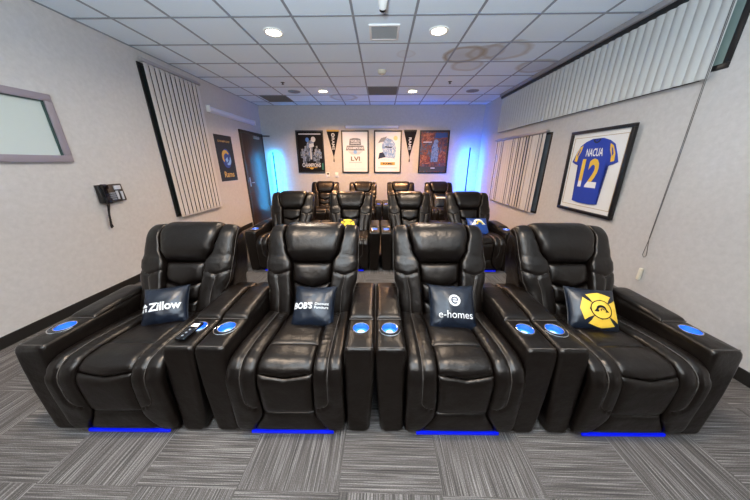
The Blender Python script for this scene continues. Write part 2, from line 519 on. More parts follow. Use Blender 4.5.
def arm_mesh(x0, x1, outside, cx, cy, cr):
    """arm body with a round hole in the top; outside = -1/+1 side that faces away from the seat"""
    bm = bmesh.new(); secs = []
    zs = [(.020, .012, .0), (.030, .002, .0), (.12, 0, .002), (.30, 0, .006), (.45, 0, .014), (.535, 0, .020), (.556, .004, .024), (.567, .010, .030), (.572, .020, .040)]
    for z, ins, yf in zs:
        tp = .030 * max(0, 1 - z / .5) ** 1.3      # the outer flank tucks in near the floor
        a, b = x0 + ins, x1 - ins
        if outside < 0: a += tp
        else: b -= tp
        secs.append([Vector((x, y, z)) for x, y in rrect(a, b, yf, .80 - ins, .022, 5, 9)])
    R = loft(bm, secs, True, False)[-1]
    rim = []
    for v in R:
        a = math.atan2(v.co.y - cy, v.co.x - cx); rim.append(a)
    hole = [bm.verts.new((cx + cr * math.cos(a), cy + cr * math.sin(a), .572)) for a in rim]
    n = len(R)
    for k in range(n): bm.faces.new([R[k], R[(k + 1) % n], hole[(k + 1) % n], hole[k]])
    return bm

def make_recliner():
    r = thing('recliner', 'x', 'recliner')
    HWI = .3075; HWO = .4725
    # base
    bm = bmesh.new(); box(bm, -.30, .30, .05, .92, .028, .30, .01)
    for sx in (-.27, .27):
        for y in (.1, .85): lathe(bm, [(.022, 0), (.022, .03)], (sx, y, 0), 12)
    link('base_frame', bm, BLACKPL, r)
    bm = bmesh.new(); box(bm, -.235, .235, -.010, .002, .004, .022, .002)
    link('light_strip', bm, LEDBLUE, r)
    cy = .200
    for s in (-1, 1):
        x0, x1 = (-HWO + .0015, -HWI) if s < 0 else (HWI, HWO - .0015)
        cx = (x0 + x1) / 2
        arm = link('arm', arm_mesh(x0, x1, s, cx, cy, .047), LEATHER, r)
        def PP(u, v, x0=x0, x1=x1): return Vector((x0 + .004 + (x1 - x0 - .008) * u, .287 + .40 * v, .571 + .012 * v))
        puff('arm_pad', PP, .024, .004, 10, 20, arm, pu=5, pv=9, eu=.45)
        bm = bmesh.new()
        tube(bm, [(x0 + .012, .042, .570), (cx, .037, .5735), (x1 - .012, .042, .570)], .0022)
        link('stitching', bm, THREAD, arm)
        bm = bmesh.new(); tube(bm, [(x0 + .01, .283, .574), (cx, .281, .5755), (x1 - .01, .283, .574)], .0022)
        link('stitching', bm, THREAD, arm)
        # cup holder
        bm = bmesh.new(); lathe(bm, [(.0455, .5735), (.044, .556), (.0420, .539)], (cx, cy, 0), 32); 
        bmesh.ops.delete(bm, geom=[f for f in bm.faces if len(f.verts) > 4], context='FACES_ONLY')
        cup = link('cup_holder', bm, CUPBLUE, r)
        bm = bmesh.new(); lathe(bm, [(.0425, .540), (.022, .542), (.0, .543)], (cx, cy, 0), 32)
        bmesh.ops.delete(bm, geom=[f for f in bm.faces if len(f.verts) > 4], context='FACES_ONLY')
        link('cup_bottom', bm, CUPMID, cup)
        bm = bmesh.new(); lathe(bm, [(.022, .5425), (.021, .545), (0, .546)], (cx, cy, 0), 24)
        link('cup_glint', bm, CUPWHITE, cup)  # glowing disc painted in for the white reflection inside the lit cup
        bm = bmesh.new(); tube(bm, [(cx + .047 * math.cos(2 * PI * k / 36), cy + .047 * math.sin(2 * PI * k / 36), .5735) for k in range(36)], .0032, 8, True)
        link('cup_rim', bm, CHROME, cup)
        if s < 0:
            # crescent touch panel hugging the cup
            bm = bmesh.new(); N = 24; vs = []
            for k in range(N + 1):
                a = PI + PI * k / N
                vs.append((bm.verts.new((cx + .060 * math.cos(a), cy - .012 + .060 * math.sin(a), .5745)), bm.verts.new((cx + .048 * math.cos(a), cy + .048 * math.sin(a), .5745))))
            lo = [[bm.verts.new(q.co - Vector((0, 0, .003))) for q in p] for p in vs]
            for k in range(N):
                bm.faces.new([vs[k][0], vs[k + 1][0], vs[k + 1][1], vs[k][1]])
                bm.faces.new([vs[k][0], lo[k][0], lo[k + 1][0], vs[k + 1][0]])
            pn = link('control_panel', bm, BLACKGL, r)
            bm = bmesh.new(); tube(bm, [(cx + .060 * math.cos(PI + PI * k / 24), cy - .012 + .060 * math.sin(PI + PI * k / 24), .5745) for k in range(25)], .0028, 8)
            link('panel_rim', bm, CHROME, pn)
    # seat
    s_pad = SP.find(1, .185); s_cr = SP.find(0, -.004) ; s_cr = SP.find(1, .43); s_t2 = SP.find(0, .17); s_end = SP.find(0, .60)
    def vseam(u): return s_cr - .022 * (1 - abs(2 * u - 1)) + .004
    def cw(s): return interp(s, [(0, .205), (s_pad, .140), (s_cr, .146), (s_end, .135)])
    def P1(u, v):
        s = s_pad + (vseam(u) - s_pad) * v; w = cw(s); return spt(-w + 2 * w * u, s)
    puff('footrest_panel', P1, .026, .02, 22, 22, r, pu=7, pv=7)
    def P2(u, v):
        s = vseam(u) + (s_t2 - vseam(u)) * v; w = cw(s); return spt(-w + 2 * w * u, s)
    puff('seat_cushion', P2, .022, .02, 22, 22, r, pu=6, pv=6)
    def P3(u, v):
        s = s_t2 + (s_end - s_t2) * v; w = cw(s); return spt(-w + 2 * w * u, s)
    puff('seat_cushion', P3, .020, .02, 14, 22, r, pu=6, pv=6)
    def P4(u, v):
        s = .008 + (s_pad - .008) * v; w = cw(s); return spt(-w + 2 * w * u, s)
    puff('footrest_pad', P4, .022, .02, 22, 12, r, pu=8, pv=5)
    s_low2 = SP.find(1, .22)
    def gline(s):      # u of the curved stitch line on a bolster (0 at the centre panel, 1 at the arm)
        return .50 if s > s_low2 + .06 else max(.02, .50 * math.sqrt(max(0, 1 - ((s_low2 + .06 - s) / .06) ** 2)))
    for sg in (-1, 1):
        def PB(u, v, sg=sg):
            s = .002 + (s_end - .002) * v
            uu = u if sg > 0 else 1 - u
            a = cw(s) + .002; b = .3045 - .012 * max(0, 1 - s / .06) 
            x = a + (b - a) * uu
            return spt(sg * x, s)
        def ex(u, v, sg=sg):
            s = .002 + (s_end - .002) * v; uu = u if sg > 0 else 1 - u
            g = 0
            if s > s_low2 - .002: g = -.010 * math.exp(-((uu - gline(s)) / .07) ** 2)
            ds = (s - s_cr); g += -.006 * math.exp(-(ds / .010) ** 2) * (1 if uu > .5 else 0)
            g += .0025 * math.sin(s * 260 + uu * 3) * (1 if s > s_cr and uu < .5 else .15)
            return g
        bol = puff('seat_bolster', PB, .029, .02, 24, 90, r, pu=5.5, pv=14, extra=ex)
        bm = bmesh.new(); pts = []
        for k in range(50):
            s = s_low2 + (s_end - .08 - s_low2) * k / 49
            v = (s - .002) / (s_end - .002); uu = gline(s); u = uu if sg > 0 else 1 - uu
            p = PB(u, v); h = 1e-3
            n = (PB(min(1, u + h), v) - PB(max(0, u - h), v)).cross(PB(u, v + h) - PB(u, v - h)).normalized()
            w = max(0, 1 - abs(2 * u - 1) ** 5.5) ** .5
            pts.append(p + n * (.029 * w - .010 * min(1, 2 * w) + .003))
        tube(bm, pts, .0018, 5)
        link('stitching', bm, THREAD, bol)
    # back shell: loft of rounded sections along z
    bm = bmesh.new(); secs = []
    for z, yf, yr, hw, rr in ((.16, .60, .90, .28, .03), (.35, .56, .95, .295, .04), (.57, .655, .985, .300, .05), (.60, .67, .99, .322, .06), (.75, .745, 1.01, .330, .06),
                              (.86, .80, 1.02, .330, .06), (.91, .83, 1.02, .325, .06), (.945, .86, 1.015, .312, .055), (.965, .885, 1.005, .29, .045), (.972, .91, .985, .26, .03)):
        secs.append([Vector((x, y, z)) for x, y in rrect(-hw, hw, yf, yr, min(rr, (yr - yf) / 2 - .002), 5, 5)])
    loft(bm, secs); link('back_shell', bm, LEATHER, r)
    # headrest and lumbar cushions
    def PH(u, v):
        s = s_gap + .004 + (s_top - s_gap - .004) * v; w = hw_head(s) - .002
        return bpt(-w + 2 * w * u, s)
    puff('headrest', PH, .070, .03, 28, 32, r, pu=9, pv=3.0, eu=.45, ev=.5,
         extra=lambda u, v: .0022 * math.sin(u * 40 + math.sin(v * 5) * 2) * (u < .75) * (v < .7) * noise.noise((u * 3, v * 2, 0)))
    def vs2(u): return s_lum + .018 - .048 * (1 - abs(2 * u - 1))
    def PL1(u, v):
        s = vs2(u) + (s_gap - vs2(u)) * v; w = hw_mid(s) - .002; return bpt(-w + 2 * w * u, s)
    puff('lumbar_cushion', PL1, .044, .03, 20, 18, r, pu=5, pv=3.5)
    s_l3 = BP.find(1, .515)
    def PL2(u, v):
        a = s_l3 + .008 - .036 * (1 - abs(2 * u - 1)); s = a + (vs2(u) - .003 - a) * v; w = hw_mid(s) - .002; return bpt(-w + 2 * w * u, s)
    puff('lumbar_cushion', PL2, .046, .03, 20, 14, r, pu=5, pv=3.5)
    def PL3(u, v):
        a = BP.find(1, .41); b = s_l3 + .008 - .036 * (1 - abs(2 * u - 1)) - .003; s = a + (b - a) * v; w = hw_mid(s) - .002; return bpt(-w + 2 * w * u, s)
    puff('lumbar_cushion', PL3, .042, .03, 14, 10, r, pu=5, pv=4)
    def smax(uu): return s_top - .018 - .040 * uu ** 1.8
    sb0 = BP.find(1, .40); s_sm = BP.find(1, .70)
    for sg in (-1, 1):
        def PS(u, v, sg=sg):
            uu = u if sg > 0 else 1 - u; s = sb0 + (smax(uu) - sb0) * v
            a = inner(s) + .002; b = outer(s); x = a + (b - a) * uu
            p = bpt(sg * x, s)
            p.y += .030 * uu ** 2.5                        # wraps back round the shell
            return p
        def seam(uu): return s_sm - .035 * (1 - abs(2 * uu - 1)) + .010
        def ex(u, v, sg=sg):
            uu = u if sg > 0 else 1 - u; s = sb0 + (smax(uu) - sb0) * v
            g = -.011 * math.exp(-((s - seam(uu)) / .008) ** 2)
            q = min(1, max(0, (s - s_gap) / .05)); g -= .014 * q * q * (3 - 2 * q)
            if s < seam(.5): g += -.009 * math.exp(-((uu - .5) / .06) ** 2)
            g += -.004 * math.exp(-((s - s_sm - .07 - .02 * uu) / .009) ** 2)
            return g
        def up(u, sg=sg):
            uu = u if sg > 0 else 1 - u
            return max(0, 1 - abs(2 * uu - 1) ** (12 if uu < .5 else 3.6)) ** .45
        bol = puff('back_bolster', PS, .058, .03, 26, 84, r, pv=18, extra=ex, uprof=up)
        def onto(uu, s, lift=.002, sg=sg, PS=PS, ex=ex):
            v = (s - sb0) / (smax(uu) - sb0); u = uu if sg > 0 else 1 - uu; h = 1e-3
            n = (PS(min(1, u + h), v) - PS(max(0, u - h), v)).cross(PS(u, min(1, v + h)) - PS(u, max(0, v - h))).normalized()
            w = max(0, 1 - abs(2 * uu - 1) ** (12 if uu < .5 else 3.6)) ** .45 * max(0, 1 - abs(2 * v - 1) ** 18) ** .5
            return PS(u, v) + n * (.058 * w + ex(u, v) * min(1, 2 * w) + lift)
        bm = bmesh.new()
        tube(bm, [onto(.5, sb0 + .05 + (seam(.5) - sb0 - .06) * k / 24) for k in range(25)], .0016, 5)
        link('stitching', bm, THREAD, bol)
        bm = bmesh.new(); tube(bm, [onto(.06 + .90 * k / 24, seam(.06 + .90 * k / 24)) for k in range(25)], .0016, 5)
        link('stitching', bm, THREAD, bol)
        bm = bmesh.new(); tube(bm, [onto(.955, sb0 + .12 + (s_top - .085 - sb0 - .12) * k / 40, .001) for k in range(41)], .0016, 5)
        link('stitching', bm, THREAD, bol)
    return r

rec0 = make_recliner()
R1, R2, R3 = 1.015, 3.30, 5.615
SK = .0155        # the rows are set very slightly askew in the room
rows = [(-.022, R1, 'recliners in the front row', [
            'black leather front row recliner nearest the left wall, remote on its right arm',
            'black leather front row recliner second from left, pillow with two-line white lettering',
            'black leather front row recliner third from left, pillow with a white ringed letter',
            'black leather front row recliner nearest the right wall, pillow with yellow cross emblem']),
        (.0, R2, 'recliners in the middle row', [
            'black leather middle row recliner nearest the left wall and banner, no pillow',
            'black leather middle row recliner second from left, yellow-printed pillow on its seat',
            'black leather middle row recliner third from left, no pillow on its seat',
            'black leather middle row recliner nearest the right wall, blue emblem pillow on its seat']),
        (.035, R3, 'recliners in the rear row', [
            'black leather rear row recliner furthest left, below the dark championship poster',
            'black leather rear row recliner second from left, below the grey and white poster',
            'black leather rear row recliner third from left, below the white and blue poster',
            'black leather rear row recliner furthest right, white-striped pillow, below the orange poster'])]
PX = {}
for ri, (xc, y, g, labs) in enumerate(rows):
    for k in range(4):
        o = rec0 if (ri == 0 and k == 0) else dup(rec0)
        x = xc + (k - 1.5) * .945
        o.location = (x, y + SK * x, 0); o.rotation_euler = (0, 0, SK); o['label'] = labs[k]; o['group'] = g
        PX[ri, k] = x

# ------------------------------------------------------------------ pillows
class Pillow:
    def __init__(s, name, label, loc, lean, yaw, roll=0, w=.30, t=.06, fabric=NAVY, group='small square throw pillows', seed=1):
        s.w, s.t, s.seed = w, t, seed
        s.r = thing(name, label, 'pillow', loc, (-math.radians(lean), math.radians(roll), math.radians(yaw)), group)
        bm = bmesh.new(); n = 30
        G = {}
        for side in (-1, 1):
            for i in range(n + 1):
                for j in range(n + 1):
                    if side > 0 and (i in (0, n) or j in (0, n)): G[side, i, j] = G[-1, i, j]; continue
                    a = math.sin((i / n - .5) * PI); b = math.sin((j / n - .5) * PI)
                    G[side, i, j] = bm.verts.new(s.pt(a, b, side))
            for i in range(n):
                for j in range(n):
                    q = [G[side, i, j], G[side, i + 1, j], G[side, i + 1, j + 1], G[side, i, j + 1]]
                    bm.faces.new(q if side < 0 else q[::-1])
        link('pillow_cover', bm, fabric, s.r)
        bm = bmesh.new()
        e = [s.pt(a, b, 0) for a, b in [(-1 + 2 * k / 12, -1) for k in range(12)] + [(1, -1 + 2 * k / 12) for k in range(12)] + [(1 - 2 * k / 12, 1) for k in range(12)] + [(-1, 1 - 2 * k / 12) for k in range(12)]]
        tube(bm, e, .0025, 5, True); link('piping', bm, fabric, s.r)
    def pt(s, a, b, side):
        x = s.w / 2 * a * (1 - .07 * (1 - b * b)); z = s.w / 2 * b * (1 - .07 * (1 - a * a))
        h = s.t * (max(0, 1 - a * a) * max(0, 1 - b * b)) ** .42
        h += .010 * noise.noise((a * 1.9 + s.seed * 7, b * 1.9, s.seed)) * (1 - a * a) * (1 - b * b)
        edge = max(abs(a), abs(b))
        if edge > .55: h += .006 * noise.noise((a * 6 + s.seed, b * 6, 3.)) * min(1, (1 - edge) * 5) * (edge - .55) * 3
        return Vector((x, side * h, s.w / 2 + z))
    def on(s, x, z, lift=.0025):
        a = x / (s.w / 2); b = z / (s.w / 2)
        for _ in range(4):
            a2 = x / (s.w / 2 * (1 - .07 * (1 - b * b))); b2 = z / (s.w / 2 * (1 - .07 * (1 - a * a))); a, b = max(-.99, min(.99, a2)), max(-.99, min(.99, b2))
        p = s.pt(a, b, -1); p.y -= lift; return p
    def mark(s, name, geos, m):
        bm = bmesh.new()
        for it in geos:
            vs, fs = it[0], it[1]; mi = it[2] if len(it) > 2 else 0; lf = it[3] if len(it) > 3 else .0025
            add_geo(bm, vs, fs, lambda x, y: s.on(x, y, lf), mi)
        # subdivide long edges so that the print follows the pillow, then re-drape
        o = link(name, bm, m, s.r, False)
        return o

def shift(g, dx, dy): return [(x + dx, y + dy) for x, y in g[0]], g[1]

def fine(vs, fs, mx=.012):
    """cut faces so a print can drape over a curved pillow"""
    t = bmesh.new(); V = [t.verts.new((x, y, 0)) for x, y in vs]
    for f in fs:
        try: t.faces.new([V[i] for i in f])
        except ValueError: pass
    bmesh.ops.triangulate(t, faces=t.faces[:])
    for _ in range(4):
        es = [e for e in t.edges if e.calc_length() > mx]
        if not es: break
        bmesh.ops.subdivide_edges(t, edges=es, cuts=1); bmesh.ops.triangulate(t, faces=[f for f in t.faces if len(f.verts) > 3])
    t.verts.index_update()
    r = [(v.co.x, v.co.y) for v in t.verts], [tuple(v.index for v in f.verts) for f in t.faces]
    t.free(); return r

ZS = .462
# 1: word pillow on the left chair
p = Pillow('throw_pillow', 'navy satin pillow with a bold white one-word print, on leftmost front recliner', (PX[0, 0] + .022, R1 + .345, ZS - .005), 42, 20, w=.265, seed=1)
vs, fs = fit_text('Zillow', .178, .056, .030)
house = [rect_geo(-.148, -.026, -.138, -.004), rect_geo(-.128, -.026, -.118, -.004), poly_geo([(-.150, .002), (-.133, .020), (-.116, .002), (-.116, .009), (-.133, .028), (-.150, .009)])]
p.mark('lettering', [fine(*shift((vs, fs), .012, -.012))], WHITEPRINT)
p.mark('logo', [fine(*shift(h, .033, -.010)) for h in house], WHITEPRINT)
# 2
p = Pillow('throw_pillow', 'navy satin pillow with white lettering in two sizes, on front recliner second from left', (PX[0, 1] + .052, R1 + .345, ZS - .008), 45, 0, w=.285, seed=2)
g1 = fit_text("BOB'S", .125, .044, .03); g2 = fit_text('Discount', .088, .017, .012); g3 = fit_text('Furniture', .088, .017, .012)
p.mark('lettering', [fine(*shift(g1, -.062, -.006)), fine(*shift(g2, .060, .007)), fine(*shift(g3, .060, -.017))], WHITEPRINT)
# 3
p = Pillow('throw_pillow', 'navy satin pillow with white ringed letter over a hyphenated word, third front recliner', (PX[0, 2] + .025, R1 + .345, ZS - .008), 44, -3, w=.305, seed=3)
g = fit_text('e-homes', .215, .046, .0)
p.mark('lettering', [fine(*shift(g, .012, -.058))], WHITEPRINT)
p.mark('logo', [fine(*disc_geo(.008, .032, .038, n=32)), fine(*ring_geo(.008, .032, .016, .024, .12, 2 * PI - .75), .02) + (1, .005), fine(*rect_geo(-.012, .029, .031, .035)) + (1, .005)], [WHITEPRINT, NAVYPR])

def cross_emblem(R):
    """four flared arms round a disc, with a curled horn mark"""
    out = []
    for k in range(4):
        a0 = PI / 2 * k
        pts = []
        for (r, dg) in ((.53, -43), (.80, -38), (1.04, -38.5), (.97, -18), (1.0, 0), (.97, 18), (1.04, 38.5), (.80, 38), (.53, 43), (.56, 0)):
            a = a0 + math.radians(dg); pts.append((R * r * math.cos(a), R * r * math.sin(a)))
        out.append(fine(*poly_geo(pts)) + (0, .003))
    out.append(fine(*disc_geo(0, 0, R * .50, n=32)) + (0, .003))
    edge = [(R * 1.08 * math.cos(a), R * 1.08 * math.sin(a)) for a in [2 * PI * i / 40 for i in range(40)]]
    return out
def horn(cx, cy, r, mi, lift, m2=None):
    """ram's horn: a thick arch with pointed ends, a snout wedge at its left foot"""
    return [fine(*ring_geo(cx, cy, r * .50, r, math.radians(-12), math.radians(200), 26, lambda t: .15 + .85 * math.sin(PI * min(1, .06 + t * .88)))) + (mi, lift),
            fine(*poly_geo([(cx - r * 1.35, cy - r * .35), (cx - r * .85, cy + r * .30), (cx - r * .45, cy - r * .05), (cx - r * .62, cy - r * .42)])) + (mi, lift),
            fine(*poly_geo([(cx + r * .55, cy - r * .40), (cx + r * .92, cy + r * .18), (cx + r * 1.30, cy - r * .30)])) + (mi, lift)]
# 4
p = Pillow('throw_pillow', 'navy satin pillow with a yellow flared-cross emblem, on rightmost front recliner', (PX[0, 3] - .035, R1 + .345, ZS), 42, -13, roll=0, w=.285, seed=4)
em = cross_emblem(.112)
p.mark('emblem', [shift((g[0], g[1]), .028, -.008) + (g[2], g[3]) for g in em] +
       [fine(*ring_geo(.028, -.008, .054, .060)) + (1, .006)] + horn(.028, -.012, .032, 1, .006) + [fine(*ring_geo(.032, -.012, .006, .011, 0, PI * 1.2, 12)) + (1, .006)] , [YELLOW, BLACKPR])
# 5, 6, 7: rear rows
p = Pillow('throw_pillow', 'dark pillow with yellow emblem on middle row recliner second from left', (PX[1, 1] - .03, R2 + .295, ZS - .004), 50, 0, w=.30, seed=5)
p.mark('emblem', cross_emblem(.112) + [fine(*ring_geo(0, 0, .054, .06)) + (1, .006)], [YELLOWB, BLACKPR])
BLUEFAB = mat('blue_satin', (.012, .06, .28), .35)
p = Pillow('throw_pillow', 'blue pillow with a white and yellow curled horn emblem, rightmost middle row recliner', (PX[1, 3] + .05, R2 + .31, ZS), 46, 0, w=.30, fabric=BLUEFAB, seed=6)
p.mark('emblem', horn(.0, .03, .080, 0, .003) + horn(.012, .02, .046, 1, .006), [WHITEPRINT, YELLOWB])
p = Pillow('throw_pillow', 'dark pillow with a white print on the rightmost rear row recliner', (PX[2, 3] + .0, R3 + .42, ZS + .0), 34, 0, w=.34, seed=7)
p.mark('print', [fine(*rect_geo(-.12, .045, .12, .085))], WHITEPRINT)

# remote lying on the right arm of the first chair
t = thing('remote_control', 'black remote control with a small lit display, lying on a recliner arm', 'remote control', (PX[0, 0] + .382, R1 + .128, .5785), (0, 0, -.06))
bm = bmesh.new(); box(bm, -.027, .027, -.075, .075, 0, .016, .006, seg=3); link('casing', bm, BLACKGL, t)
bm = bmesh.new(); box(bm, -.019, .019, .030, .058, .0155, .0175, .0008); link('display', bm, mat('display_lit', (.6, .5, .45), .4, emit=(1, .82, .72), estr=.8), t)
for k in range(3):
    bm = bmesh.new(); lathe(bm, [(.006, .0155), (.006, .018), (0, .0183)], (0, -.05 + .026 * k, 0), 12); link('button', bm, GREYPR, t)

# ------------------------------------------------------------------ blinds
def blind(name, label, x, side, y0, y1, z0, z1, n, ang, jit, m, railm, rail_h=.04, rail_d=.05, off=.05, curl=.006):
    """vertical-louvre blind on a side wall; side +1: room towards +x"""
    r = thing(name, label, 'window blind', (x, (y0 + y1) / 2, z0))
    L = y1 - y0; hh = z1 - z0
    bm = bmesh.new(); pitch = L / n; w = .0445
    for k in range(n):
        y = -L / 2 + pitch * (k + .5); a = math.radians(ang + random.uniform(-jit, jit))
        # slat plane: along y, turned by a about z
        ux = Vector((side * -math.sin(a), math.cos(a), 0)); nx = Vector((side * math.cos(a), math.sin(a), 0))
        cols = []
        for q in range(7):
            s_ = -1 + q / 3; c = Vector((side * off, y, 0)) + ux * (s_ * w) + nx * (curl * (1 - s_ * s_))
            cols.append((bm.verts.new(c + Vector((0, 0, .012 + 0))), bm.verts.new(c + Vector((0, 0, hh - rail_h - .004)))))
        back = [(bm.verts.new(a_.co - nx * .0012), bm.verts.new(b_.co - nx * .0012)) for a_, b_ in cols]
        for q in range(6):
            bm.faces.new([cols[q][0], cols[q + 1][0], cols[q + 1][1], cols[q][1]])
            bm.faces.new([back[q][0], back[q][1], back[q + 1][1], back[q + 1][0]])
        for q in (0, 6): bm.faces.new([cols[q][0], cols[q][1], back[q][1], back[q][0]])
        for e in (0, 1): bm.faces.new([c_[e] for c_ in cols] + [c_[e] for c_ in back[::-1]])
    link('slats', bm, m, r)
    bm = bmesh.new(); xa, xb = sorted((side * (off - rail_d / 2), side * (off + rail_d / 2)))
    box(bm, xa, xb, -L / 2 - .02, L / 2 + .01, hh - rail_h, hh, .004); link('head_rail', bm, railm, r)
    bm = bmesh.new()
    for q in (-.6, .6): tube(bm, [(side * (off + q * w * .3), -L / 2 + pitch * .5, .008), (side * (off + q * w * .3), L / 2 - pitch * .5, .008)], .0022, 5)
    link('bottom_chain', bm, railm, r)
    return r
b1 = blind('vertical_blind', 'tall white vertical blind with half-open slats on the left wall', XL, 1, 3.775, 4.84, .655, 2.745, 12, 9, 2, BLIND, RAILGREY)
b2 = blind('vertical_blind', 'white vertical blind with uneven slats, low on right wall beside the framed jersey', XR, -1, 4.27, 6.06, .67, 1.955, 19, 5, 10, BLIND, STEEL)
b3 = blind('vertical_blind', 'long closed white vertical blind high on the right wall under the ceiling', XR, -1, 2.35, 6.10, 2.09, 2.80, 43, -5, 3.5, BLIND2, BLACKFR, .05, .05, .04, .016)
# valance band above the long blind
bm = bmesh.new(); box(bm, -.095, 0, -1.87 - 2, 1.87 + .02, .70, .752, .004)
link('valance', bm, RAILGREY, b3)
bm = bmesh.new()
y0k = (2.35 + 6.10) / 2
def ch(Y, Z, X=-.022): return (X, Y - y0k, Z - 2.09)
for dy in (0, .010):
    tube(bm, [ch(2.332 - dy, 2.76, -.082), ch(2.326 - dy, 2.05, -.078), ch(2.35 - dy, 1.5, -.035), ch(2.348 - dy * .5, .80, -.022)], .0026, 6)
tube(bm, [ch(2.348, .80), ch(2.325, .68), ch(2.317, .635), ch(2.332, .612), ch(2.352, .63), ch(2.350, .68), ch(2.345, .80)], .0026, 6)
link('pull_chain', bm, mat('chain_steel', (.16, .155, .15), .45, .6), b3)
bm = bmesh.new(); box(bm, -.026, -.004, 2.303 - y0k, 2.335 - y0k, .38 - 2.09, .50 - 2.09, .006, seg=3); link('chain_tensioner', bm, CREAM, b3)

# ------------------------------------------------------------------ framed things on the walls
class Board:
    """flat things on a wall: local x right, y up, lift out of the wall; origin in the middle of the board"""
    def __init__(s, name, label, cat, c, face, group=None):
        rz = {'back': 0, 'right': -PI / 2, 'left': PI / 2}[face]
        s.r = thing(name, label, cat, c, (0, 0, rz), group)
    def put(s, name, geos, m, smooth=False):
        bm = bmesh.new()
        for it in geos:
            vs, fs, mi, lf = it
            add_geo(bm, vs, fs, lambda x, y: Vector((x, -lf, y)), mi)
        return link(name, bm, m, s.r, smooth)
    def frame(s, w, h, fw, dp, m, name='frame'):
        bm = bmesh.new()
        for a in ((-w / 2, w / 2, -h / 2, -h / 2 + fw), (-w / 2, w / 2, h / 2 - fw, h / 2), (-w / 2, -w / 2 + fw, -h / 2 + fw, h / 2 - fw), (w / 2 - fw, w / 2, -h / 2 + fw, h / 2 - fw)):
            box(bm, a[0], a[1], -dp, -.001, a[2], a[3], .002)
        return link(name, bm, m, s.r)
    def panel(s, name, w, h, lf, m):
        bm = bmesh.new(); box(bm, -w / 2, w / 2, -lf, -.001, -h / 2, h / 2); return link(name, bm, m, s.r, False)
    def slab(s, name, pts, l0, l1, m):
        bm = bmesh.new(); a = [bm.verts.new((x, -l1, y)) for x, y in pts]; b = [bm.verts.new((x, -l0, y)) for x, y in pts]
        n = len(pts); bm.faces.new(a); bm.faces.new(b[::-1])
        for k in range(n): bm.faces.new([a[k], b[k], b[(k + 1) % n], a[(k + 1) % n]])
        bmesh.ops.triangulate(bm, faces=[f for f in bm.faces if len(f.verts) > 4])
        return link(name, bm, m, s.r, False)

def T(body, w, h, cx, cy, mi, lf, bold=.01): 
    g = shift(fit_text(body, w, h, bold), cx, cy); return (*g, mi, lf)
def Rg(x0, y0, x1, y1, mi, lf): return (*rect_geo(x0, y0, x1, y1), mi, lf)
def Pg(pts, mi, lf): return (*poly_geo(pts), mi, lf)
def Dg(cx, cy, rx, ry, mi, lf, n=20): return (*disc_geo(cx, cy, rx, ry, n), mi, lf)

# jersey
W_, H_ = .885, .985
jb = Board('framed_jersey', 'blue and yellow football jersey in a black frame on the right wall', 'framed jersey', (XR - .018, 3.243, 1.365), 'right')
jb.r.rotation_euler[0] = .034
jb.frame(W_, H_, .036, .036, BLACKFR)
jb.panel('mat_board', W_ - .06, H_ - .06, .012, WHITE)
bm = bmesh.new()
for a in ((-.375, .375, .405, .411), (-.375, .375, -.411, -.405), (-.381, -.375, -.411, .411), (.375, .381, -.411, .411)): box(bm, a[0], a[1], -.0145, -.0115, a[2], a[3])
link('fillet', bm, mat('fillet_gold', (.45, .35, .2), .4), jb.r, False)
def jp(u, v): return ((.5 + (u - .5) * .94 - .5) * W_, (v - .5 + .025) * H_)
out = [jp(*q) for q in ((.415, .865), (.455, .845), (.50, .838), (.545, .845), (.585, .865), (.70, .835), (.79, .79), (.86, .68), (.90, .60), (.83, .575), (.765, .56), (.735, .62), (.715, .50), (.72, .30), (.735, .115), (.60, .10), (.40, .10), (.265, .115), (.28, .30), (.285, .50), (.265, .62), (.235, .56), (.17, .575), (.10, .60), (.14, .68), (.21, .79), (.30, .835))]
js = jb.slab('jersey', out, .012, .026, ROYAL)
stripes = []
for sx in (1, -1):
    q = [(.735, .80), (.79, .775), (.845, .69), (.855, .61), (.80, .60), (.79, .67), (.75, .73)]
    stripes.append(Pg([((u - .5) * .94 * sx * W_, (v - .475) * H_) for u, v in q][::sx], 0, .0275))
    q = [(.765, .765), (.785, .75), (.82, .69), (.805, .66), (.785, .71)]
    stripes.append(Pg([((u - .5) * .94 * sx * W_, (v - .475) * H_) for u, v in q][::sx], 1, .0285))
jb.put('sleeve_stripe', stripes[:2], [YELLOW, ROYAL]); jb.put('sleeve_stripe', stripes[2:], [YELLOW, ROYAL])
jb.put('lettering', [T('NACUA', .25, .090, .0, .232, 0, .0278, .022)], WHITEPRINT)
num = fine(*shift(fit_text('12', .285, .335, .03), -.01, -.005), .03)
def cy_(f): return sum(num[0][i][1] for i in f) / len(f)
jb.put('number', [(num[0], [f for f in num[1] if cy_(f) > -.10], 0, .0278), (num[0], [f for f in num[1] if cy_(f) <= -.10], 1, .0278)], [YELLOW, WHITEPRINT])
jb.put('collar', [(*ring_geo(0, .39, .040, .058, PI + .25, 2 * PI - .25, 16), 0, .0280)], NAVYPR)

